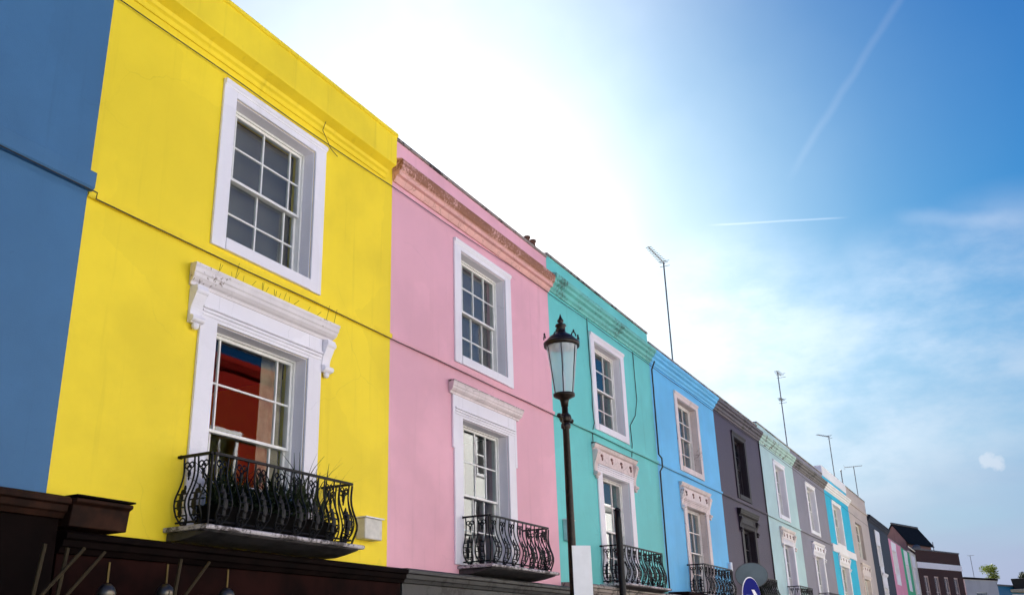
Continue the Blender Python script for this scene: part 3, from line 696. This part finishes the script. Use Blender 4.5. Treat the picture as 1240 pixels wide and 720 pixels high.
SX, SY = 15.45, 3.72
rs = empty('road_sign', (SX, SY, 0), 'round blue road sign with white right turn arrow', 'road sign')
ra = R(180 + 77)
MB().tube([(SX + .05, SY + .05, 0), (SX + .05, SY + .05, 2.62)], .038, 12).build('pole', 'lead', rs, smooth=True)
def disc_at(o, r, th, z=2.48): return plate(SX + math.cos(ra) * o, SY + math.sin(ra) * o, z, 2 * r, 2 * r, ra, th, 'disc')
disc_at(0, .31, .01).build('sign_disc', 'signwhite', rs, smooth=False)
disc_at(.008, .295, .008).build('blue_face', 'signblue', rs)
def on_disc(pts, o, th=.004):
    nx, ny = math.cos(ra), math.sin(ra); tx, ty = -ny, nx; k = len(pts)
    vs = [(SX + tx*a + nx*(o + s), SY + ty*a + ny*(o + s), 2.48 + b) for s in (th, 0) for a, b in pts]
    fs = [tuple(range(k)), tuple(range(k, 2*k))[::-1]] + [(i, (i+1) % k, k + (i+1) % k, k + i) for i in range(k)]
    return MB().add(vs, fs)
on_disc([(-.20, -.035), (.06, -.035), (-.01, -.12), (.08, -.12), (.215, .0), (.08, .12), (-.01, .12), (.06, .035), (-.20, .035)], .0125).build('arrow', 'signwhite', rs)

GX, GY = 17.9, 4.27
gs = empty('round_sign', (GX, GY, 0), 'grey oval sign back with pale rim behind the blue road sign', 'sign')
ga = math.atan2(-GY, -GX)
MB().tube([(GX + .06, GY + .05, 0), (GX + .06, GY + .05, 3.0)], .038, 12).build('pole', 'lead', gs, smooth=True)
plate(GX, GY, 2.98, .56, .42, ga, .02, 'disc').build('sign_back', 'signgrey', gs, bevel=.004)
rim = MB(); tx, ty = -math.sin(ga), math.cos(ga)
rim.tube([(GX + tx * (.283) * math.cos(a), GY + ty * (.283) * math.cos(a), 2.98 + .213 * math.sin(a)) for a in [k * math.pi / 20 for k in range(40)]], .009, 6, True)
rim.build('rim', 'lead', gs, smooth=True)

# ------------------------------------------------------------------ TV aerials
def aerial(x, y, z0, zt, boom, heading, n, el, label, second=None):
    root = empty('tv_aerial', (x, y, z0), label, 'aerial', 'television aerials on the roofs')
    MB().tube([(x, y, z0), (x + .01, y, (z0 + zt) / 2), (x, y, zt)], .026, 6).build('mast', 'alu', root)
    d = Vector((math.cos(heading), math.sin(heading), 0)); s = Vector((-d.y, d.x, 0))
    def yagi(z, a, b, n, el, tilt=0.0):
        mb = MB(); c = Vector((x, y, z)); mb.tube([c + d * a + Vector((0, 0, tilt * a)), c + d * b + Vector((0, 0, tilt * b))], .018, 5)
        for k in range(n):
            q = a + (b - a) * (k + .3) / n; e = el * (.8 + .4 * k / n)
            p = c + d * q + Vector((0, 0, tilt * q)); mb.tube([p - s * e / 2, p + s * e / 2], .011, 4)
        p = c + d * b + Vector((0, 0, tilt * b))
        for hh in (-.09, .09): mb.tube([p - s * el * .7 + Vector((0, 0, hh)), p + s * el * .7 + Vector((0, 0, hh))], .010, 4)
        return mb.build('antenna', 'alu', root)
    yagi(zt, *boom, n, el)
    if second: yagi(zt - second, -.35, .35, 4, el * .8)
aerial(28.40, 8.5, 8.1, 13.72, (-1.5, .12), 0, 11, .24, 'tall television aerial with long boom above the sky blue house')
aerial(45.5, 8.5, 8.1, 14.12, (-.25, .75), 0, 5, .32, 'tall aerial with two crossbars above the mint house', 1.35)
aerial(58.7, 8.5, 8.1, 13.35, (-1.15, .1), -.45, 8, .24, 'medium aerial leaning boom above the grey and turquoise houses')
aerial(67.75, 8.5, 8.1, 12.95, (-.55, .6), R(90), 9, .4, 'aerial with a wide level bar above the beige house')
st = MB().tube([(61.6, 8.5, 8.1), (61.6, 8.5, 11.75)], .03, 6); st.blob((61.6, 8.5, 11.75), .05, .05, .08)
tag(st.build('roof_pipe', 'alu'), 'short thin pipe sticking up between two aerials', 'pipe')
aerial(112.0, 4.06, 4, 10.0, (-.4, .25), R(90), 5, .3, 'small distant aerial above the low white building')

# ------------------------------------------------------------------ buildings at the bend
DB = Vector((math.sin(R(109)), math.cos(R(109)), 0)); NB = Vector((-DB.y, DB.x, 0))      # along the front / towards the rear
def bend_building(name, label, p0, az_deg, L, depth, zt, mat, feats):
    root = empty(name, (p0[0], p0[1], 0), label, 'building'); root.rotation_euler.z = R(90 - az_deg)
    def part(nm, mb, mt, par=None, bevel=0.0):
        o = mb.build(nm, mt, None, bevel=bevel); o.parent = par or root; return o
    feats(root, part, L, depth, zt, mat); return root

def brick_feats(root, part, L, D, zt, mat):
    holes = [(0.9 + 1.9 * k, 1.75 + 1.9 * k, 4.2, 6.75) for k in range(4)]
    part('wall', wall_mesh(0, L, 0, 0, zt - .001, holes, .3, D), mat)
    part('white_band', MB().box(-.02, L + .02, -.06, -.002, 7.32, 7.78), 'white', bevel=.01)
    part('parapet_coping', MB().box(-.05, L + .05, -.05, .35, zt, zt + .1), 'lead')
    part('roof', MB().box(.12, L - .12, .31, D - .21, zt - .5, zt - .4), 'slate')
    part('interior', MB().box(.12, L - .12, 2.2, 2.3, 0, zt - .51), 'dark')
    for h in holes:
        mb = MB(); rail_frame(mb, h[0], h[1], h[2], h[3], .04, .12, .11); mb.box((h[0]+h[1])/2 - .03, (h[0]+h[1])/2 + .03, .06, .11, h[2] + .11, h[3] - .11); mb.box(h[0] + .11, h[1] - .11, .062, .112, 5.5, 5.56)
        w = part('window', mb, plain('window_cream_%d' % int(h[0]*10), lin(190, 160, 150), .5))
        part('glass', MB().box(h[0] + .1, h[1] - .1, .08, .084, h[2] + .1, h[3] - .1), 'glass', w)
    part('ground_floor_fascia', MB().box(.05, L - .05, -.22, -.003, 2.7, 3.3), 'darkwood')
    part('roof_vent', MB().lathe([(.35, zt + .1), (.35, zt + .35), (.3, zt + .55), (.12, zt + .65)], 3.2, 1.2, 14), 'lead')
    part('vent_pipe', MB().tube([(5.6, .8, zt), (5.6, .8, zt + .95)], .035, 6), 'alu')
bend_building('brick_building', 'dark red brick building with white band across its front', (84.5, 7.0), 109, 8.5, 9, 8.72, M['brick'], brick_feats)

def gable_feats(root, part, L, D, zt, mat):
    zr = 11.3; za = 9.85; w = 1.9
    wl = MB(); wl.add([(0, 0, 0), (0, w, 0), (0, w, za), (0, w / 2, zr - .05), (0, 0, za)], [(0, 1, 2, 3, 4)])
    wl.add([(L, 0, 0), (L, w, 0), (L, w, za), (L, w / 2, zr - .05), (L, 0, za)], [(4, 3, 2, 1, 0)])
    wl.add([(0, 0, 0), (L, 0, 0), (L, 0, za), (0, 0, za)], [(0, 1, 2, 3)]); wl.add([(0, w, 0), (L, w, 0), (L, w, za), (0, w, za)], [(3, 2, 1, 0)])
    part('gable_wall', wl, mat)
    rf = MB()
    for s in (1, -1):
        ye = -.25 if s > 0 else w + .25; ze = za - .28
        rf.add([(-.12, ye, ze), (L + .12, ye, ze), (L + .12, w / 2, zr), (-.12, w / 2, zr), (-.12, ye, ze + .1), (L + .12, ye, ze + .1), (L + .12, w / 2, zr + .1), (-.12, w / 2, zr + .1)],
               [(0, 1, 2, 3), (4, 7, 6, 5), (0, 4, 5, 1), (1, 5, 6, 2), (0, 3, 7, 4)])
    part('roof', rf, plain('black_slates', (.010, .010, .011, 1), .8, 0, .3, 3, spec=.08))
    part('ridge', MB().tube([(-.12, w / 2, zr + .1), (L + .12, w / 2, zr + .1)], .09, 6), 'lead')
bend_building('gabled_house', 'pinkish gabled house with steep black roof behind the cream house', (89.3, 7.95), 106, 5.5, 3, 9.7, stucco('brown_pink_render', lin(150, 112, 108), .5), gable_feats)

def low_feats(capmat, winmat):
    def f(root, part, L, D, zt, mat):
        holes = [(L * .30, L * .62, 4.6, 5.9)]
        part('wall', wall_mesh(0, L, 0, 0, zt - .12, holes, .3, D), mat)
        part('roof_edge', MB().box(-.08, L + .06, -.12, D, zt - .119, zt + .04), capmat, bevel=.02)
        part('interior', MB().box(.12, L - .12, 1.5, 1.6, 0, zt - .2), 'dark')
        mb = MB(); h = holes[0]; rail_frame(mb, *h, .1, .16, .07); w = part('window', mb, winmat)
        part('glass', MB().box(h[0] + .06, h[1] - .06, .12, .124, h[2] + .06, h[3] - .06), 'glass', w)
    return f
bend_building('low_building', 'low white building with dark roof edge beside the brick one', (98.0, 4.4), 112, 6.6, 5, 7.12, stucco('grey_white_render', lin(190, 188, 190), .4), low_feats('darkwood', 'signwhite'))
bend_building('low_building', 'low blue building at the right edge under the planter', (104.2, 1.95), 108, 12, 5, 6.65, stucco('petrol_blue_render', lin(26, 110, 150), .3), low_feats('lead', 'signwhite'))

pl = empty('roof_planter', (108.4, -.1, 6.2), 'dark rooftop planter on a pale ledge at the right edge', 'planter')
MB().extrude_x([(-.6, 6.32), (-.75, 7.28), (.75, 7.28), (.6, 6.32)], 107.6, 110.2).build('planter_box', plain('planter_brown', (.02, .018, .012, 1), .8), pl, bevel=.03)
MB().box(107.3, 110.4, -.9, .95, 6.02, 6.31).build('ledge', plain('ledge_cream', lin(190, 176, 150), .7), pl, bevel=.02)

def leaves(mb, c, r, n, size, flat=1.0):
    for k in range(n):
        d = Vector((random.gauss(0, 1), random.gauss(0, 1), random.gauss(0, 1))).normalized(); rr = r * random.random() ** .4
        p = Vector(c) + Vector((d.x, d.y, d.z * flat)) * rr
        a = Vector((random.gauss(0, 1), random.gauss(0, 1), random.gauss(0, .7))).normalized(); b = a.orthogonal().normalized()
        s = size * random.uniform(.6, 1.3)
        mb.add([p - a * s, p + b * s * .45, p + a * s, p - b * s * .45], [(0, 1, 2, 3)])
sh = MB(); leaves(sh, (109.6, -.35, 7.6), .38, 160, .12); leaves(sh, (109.2, -.2, 7.4), .25, 90, .10)
sh.build('shrub', 'darkleaf', pl, recalc=False)

tr = empty('tree', (112.4, 2.45, 0), 'small yellow green bushy tree beyond the low white building', 'tree')
tk = MB(); tk.tube([(112.4, 2.45, 0), (112.45, 2.42, 3.5), (112.4, 2.5, 6.9)], [.16, .12, .06], 8)
for a in range(5):
    q = a * 1.26; tk.tube([(112.42, 2.45, 6.2), (112.4 + .6 * math.cos(q), 2.45 + .6 * math.sin(q), 7.5 + .25 * (a % 3))], [.05, .02], 5)
tk.build('trunk', 'bark', tr)
cr = MB()
for k in range(16):
    a = random.uniform(0, 6.28); rr = random.uniform(.2, .85)
    leaves(cr, (112.4 + rr * math.cos(a), 2.45 + rr * math.sin(a), 7.95 + random.uniform(-.75, .75)), .42, 90, .10)
cr.build('crown', 'leafy', tr, recalc=False)

# ------------------------------------------------------------------ the other side of the street, seen in the window panes
def opposite(label, x0, x1, zt, mat, storeys, hw=.55):
    root = empty('terraced_house', ((x0 + x1) / 2, -7.0, 0), label, 'house', 'houses across the street seen reflected in the panes'); root.rotation_euler.z = math.pi
    L = (x1 - x0); a = -L / 2
    def part(nm, mb, mt, par=None):
        o = mb.build(nm, mt, None); o.parent = par or root; return o
    hs = []
    for k in range(storeys):
        for cx in (-L * .22, L * .22): hs.append((cx - hw, cx + hw, 3.7 + 3.0 * k, 5.6 + 3.0 * k))
    part('wall', wall_mesh(a + .002, -a - .002, 0, 0, zt, hs, .3, 8), mat)
    part('cornice', MB().extrude_x([(-.002, zt - .5), (-.1, zt - .45), (-.2, zt - .25), (-.2, zt - .15), (-.002, zt - .1)], a, -a), mat)
    part('interior', MB().box(a + .11, -a - .11, 1.5, 1.6, 0, zt - .1), 'dark')
    part('roof', MB().box(a + .11, -a - .11, .31, 7.78, zt - .6, zt - .5), 'slate')
    for h in hs:
        mb = MB(); rail_frame(mb, h[0] - .12, h[1] + .12, h[2] - .12, h[3] + .12, -.05, -.003, .13); mb.box(h[0] + .01, h[1] - .01, .1, .15, (h[2] + h[3]) / 2 - .03, (h[2] + h[3]) / 2 + .03); mb.box((h[0] + h[1]) / 2 - .02, (h[0] + h[1]) / 2 + .02, .11, .14, h[2], h[3])
        w = part('window', mb, 'white'); part('glass', MB().box(h[0] + .01, h[1] - .01, .16, .164, h[2] + .01, h[3] - .01), 'glass', w)
    part('shopfront', MB().box(a + .1, -a - .1, -.25, -.004, 2.5, 3.1), 'darkwood')
opposite('pale blue grey house across the street from the slate blue one', -6, 2, 9.6, stucco('opp_bluegrey', lin(205, 216, 226), .3), 2)
opposite('white house across the street next to the blue grey one', 2, 8.5, 10.2, stucco('opp_white', lin(232, 228, 220), .3), 2)
opposite('light grey house across the street between two pale ones', 8.5, 14.5, 9.6, stucco('opp_lightgrey', lin(226, 228, 232), .3), 2)
opposite('cream house across the street beside the red one', 14.5, 20.5, 9.8, stucco('opp_cream', lin(234, 228, 214), .3), 2)
opposite('tall red house across the street reflected in the yellow house window', 20.5, 27.5, 11.1, plain('opp_red', (.24, .016, .012, 1), .9, spec=0), 2)
opposite('light blue house across the street beyond the red one', 27.5, 34, 9.6, stucco('opp_blue', lin(150, 190, 220), .3), 2)
opposite('tall white house across the street reflected in the pink house window', 34, 42, 12.6, stucco('opp_white_tall', lin(232, 230, 226), .3), 3, .95)
opposite('pale yellow house across the street beyond the tall white one', 42, 50, 9.8, stucco('opp_yellow', lin(238, 222, 150), .3), 2)
opposite('pale grey house across the street, furthest of its row', 50, 60, 10.2, stucco('opp_grey', lin(220, 218, 216), .3), 2)

# ------------------------------------------------------------------ sun, sky, camera
SUN_AZ, SUN_EL = R(62.0), R(25.6)              # clockwise from +y, towards the light
sd = Vector((math.sin(SUN_AZ) * math.cos(SUN_EL), math.cos(SUN_AZ) * math.cos(SUN_EL), math.sin(SUN_EL)))
L = bpy.data.lights.new('sun', 'SUN'); L.energy = 5.0; L.angle = R(0.5); L.color = (1, .965, .91)
so = bpy.data.objects.new('sun', L); COL.objects.link(so); so.rotation_euler = (-sd).to_track_quat('-Z', 'Y').to_euler(); so.location = (0, 0, 40)

W = bpy.data.worlds.new('World'); S.world = W; W.use_nodes = True; nt = W.node_tree; nt.nodes.clear()
out = nt.nodes.new('ShaderNodeOutputWorld'); bg = nt.nodes.new('ShaderNodeBackground'); nt.links.new(bg.outputs[0], out.inputs[0])
sky = nt.nodes.new('ShaderNodeTexSky'); sky.sky_type = 'NISHITA'; sky.sun_disc = False
sky.sun_elevation = SUN_EL; sky.sun_rotation = SUN_AZ; sky.air_density = 1.0; sky.dust_density = 0.5; sky.ozone_density = 4.0
bg.inputs['Strength'].default_value = 0.05
dirv = nt.nodes.new('ShaderNodeTexCoord').outputs['Generated']
def math_n(op, a, b=None, c=None, clamp=False):
    n = nt.nodes.new('ShaderNodeMath'); n.operation = op; n.use_clamp = clamp
    for i, v in enumerate((a, b, c)):
        if v is None: continue
        if hasattr(v, 'links'): nt.links.new(v, n.inputs[i])
        else: n.inputs[i].default_value = v
    return n.outputs[0]
def dot(v):
    n = nt.nodes.new('ShaderNodeVectorMath'); n.operation = 'DOT_PRODUCT'; nt.links.new(dirv, n.inputs[0]); n.inputs[1].default_value = v; return n.outputs['Value']
def unit(az, el): return Vector((math.sin(R(az)) * math.cos(R(el)), math.cos(R(az)) * math.cos(R(el)), math.sin(R(el))))
sep = nt.nodes.new('ShaderNodeSeparateXYZ'); nt.links.new(dirv, sep.inputs[0])
zc = math_n('ADD', math_n('MAXIMUM', sep.outputs[2], 0.0), .12)
comb = nt.nodes.new('ShaderNodeCombineXYZ'); nt.links.new(math_n('DIVIDE', sep.outputs[0], zc), comb.inputs[0]); nt.links.new(math_n('DIVIDE', sep.outputs[1], zc), comb.inputs[1])
cp = comb.outputs[0]                                           # cloud layer plane
n1 = noise(nt, cp, .75, 6, .55, (.7, 1.3, 1)); n2 = noise(nt, cp, .28, 3, .5)
cir = math_n('MULTIPLY', ramp(nt, n1, .40, .78), ramp(nt, n2, .35, .65))
def blobm(az, el, rad, soft=1.0):                              # a soft bank of thin cloud round one heading
    d = dot(unit(az, el)); return ramp(nt, d, math.cos(R(rad)), math.cos(R(rad * .15)))
bank = math_n('MAXIMUM', math_n('MAXIMUM', blobm(77, 14, 11), blobm(83, 13.5, 9)), math_n('MAXIMUM', math_n('MULTIPLY', blobm(88, 14.5, 9), .95), math_n('MULTIPLY', blobm(93, 16, 8), .8)))
bank = math_n('MULTIPLY', bank, ramp(nt, noise(nt, dirv, 7.0, 6, .6, (1, 1.3, 3.0)), .25, .75, .25, 1.0))
low = math_n('MULTIPLY', ramp(nt, sep.outputs[2], .33, .03), ramp(nt, noise(nt, dirv, 3.0, 4, .5, (1, 1, 4)), .2, .7, .70, 1.0))
mask = math_n('MAXIMUM', math_n('MULTIPLY', cir, .05), math_n('MAXIMUM', math_n('MULTIPLY', bank, .46), 0.0))
def puff(az, el, rad):
    d = dot(unit(az, el)); nn = noise(nt, dirv, 90, 5, .65)
    return ramp(nt, math_n('ADD', d, math_n('MULTIPLY', math_n('SUBTRACT', nn, .5), .00008)), math.cos(R(rad * 1.35)), math.cos(R(rad * .35)))
pf = math_n('MAXIMUM', puff(89.6, 8.95, .42), math_n('MAXIMUM', puff(90.05, 8.8, .42), puff(89.75, 9.1, .36)))
def trail(a, b, wdt, soft, amount, fade):
    a = Vector(a).normalized(); b = Vector(b).normalized(); n = a.cross(b).normalized(); m = (a + b).normalized(); half = a.angle(b) / 2
    off = math_n('ABSOLUTE', math_n('ADD', dot(n), math_n('MULTIPLY', math_n('SUBTRACT', noise(nt, dirv, 26, 4), .5), wdt * .9)))
    across = ramp(nt, off, wdt * soft, wdt, 1, 0) if soft < 1 else ramp(nt, off, 0, wdt, 1, 0)
    along = ramp(nt, dot(m), math.cos(half * (1 + fade)), math.cos(half * (1 - fade)))
    return math_n('MULTIPLY', math_n('MULTIPLY', across, along), amount)
t1 = trail((.822, -.02, .58), (.8866, .1204, .4466), .0062, 0.0, .042, .25)
t2 = trail((.8913, .2058, .404), (.9143, .0946, .3938), .0015, .1, .14, .25)
t3 = trail((.931, -.062, .36), (.923, .03, .383), .012, .0, .09, .4)
mask = math_n('MAXIMUM', mask, math_n('MULTIPLY', pf, .48)); trails = math_n('ADD', t1, math_n('ADD', t2, t3))
phase = math_n('POWER', math_n('MAXIMUM', dot(sd), 0.0), 9.0)   # thin cloud glows towards the sun
veil = math_n('MULTIPLY', math_n('POWER', math_n('MAXIMUM', dot(sd), 0.0), 20.0), .42)
veil2 = math_n('MULTIPLY', math_n('POWER', math_n('MAXIMUM', dot(unit(53, 33)), 0.0), 17.0), .64)
patch = ramp(nt, noise(nt, dirv, 3.2, 5, .55), .3, .7, .80, 1.12)
veil = math_n('MULTIPLY', math_n('MAXIMUM', veil, veil2), patch)
mask = math_n('ADD', math_n('ADD', math_n('MULTIPLY', mask, math_n('SUBTRACT', 1.0, math_n('MULTIPLY', veil, .9))), veil), trails, None, True)
cl = math_n('MULTIPLY_ADD', phase, 4.6, 1.75)
cc = nt.nodes.new('ShaderNodeCombineColor')
nt.links.new(math_n('MULTIPLY', cl, .97), cc.inputs[0]); nt.links.new(math_n('MULTIPLY', cl, .985), cc.inputs[1]); nt.links.new(math_n('MULTIPLY', cl, 1.04), cc.inputs[2])
k = 0.05 * 2 ** 2.75
sc_ = nt.nodes.new('ShaderNodeSeparateColor'); nt.links.new(sky.outputs[0], sc_.inputs[0])      # clear, deep polarised blue
dc = nt.nodes.new('ShaderNodeCombineColor')
for ch, (a_, g_) in enumerate(((.315, 2.4), (.310, 1.36), (.272, .75))):
    nt.links.new(math_n('MULTIPLY', math_n('POWER', math_n('MULTIPLY', sc_.outputs[ch], a_ * k), g_), 1 / k), dc.inputs[ch])
back = dc.outputs[0]
back = mixc(nt, low, back, (.40 / k, .46 / k, .68 / k, 1))           # pale lavender air near the horizon
nt.links.new(mixc(nt, mask, back, cc.outputs[0]), bg.inputs[0])

cam = bpy.data.cameras.new('camera'); co = bpy.data.objects.new('camera', cam); COL.objects.link(co)
f, pit, yaw, rol = 1160.837, R(20.48563), R(63.58467), R(-1.87213)
F = Vector((math.sin(yaw) * math.cos(pit), math.cos(yaw) * math.cos(pit), math.sin(pit)))
Rt = Vector((math.cos(yaw), -math.sin(yaw), 0)); U = Rt.cross(F)
Rr = Rt * math.cos(rol) + U * math.sin(rol); Ur = U * math.cos(rol) - Rt * math.sin(rol)
co.matrix_world = Matrix(((Rr.x, Ur.x, -F.x, 0), (Rr.y, Ur.y, -F.y, 0), (Rr.z, Ur.z, -F.z, 1.75), (0, 0, 0, 1)))
cam.sensor_width = 36; cam.lens = f / 1240 * 36; cam.clip_start = 0.1; cam.clip_end = 3000
S.camera = co
S.view_settings.view_transform = 'Standard'; S.view_settings.look = 'None'; S.view_settings.gamma = 1; S.view_settings.exposure = 2.75
S.view_settings.use_curve_mapping = False
S.render.engine = 'CYCLES'; S.cycles.use_denoising = True; S.cycles.max_bounces = 8; S.cycles.transparent_max_bounces = 12
S.cycles.sample_clamp_indirect = 6
S.cycles.caustics_reflective = False; S.cycles.caustics_refractive = False
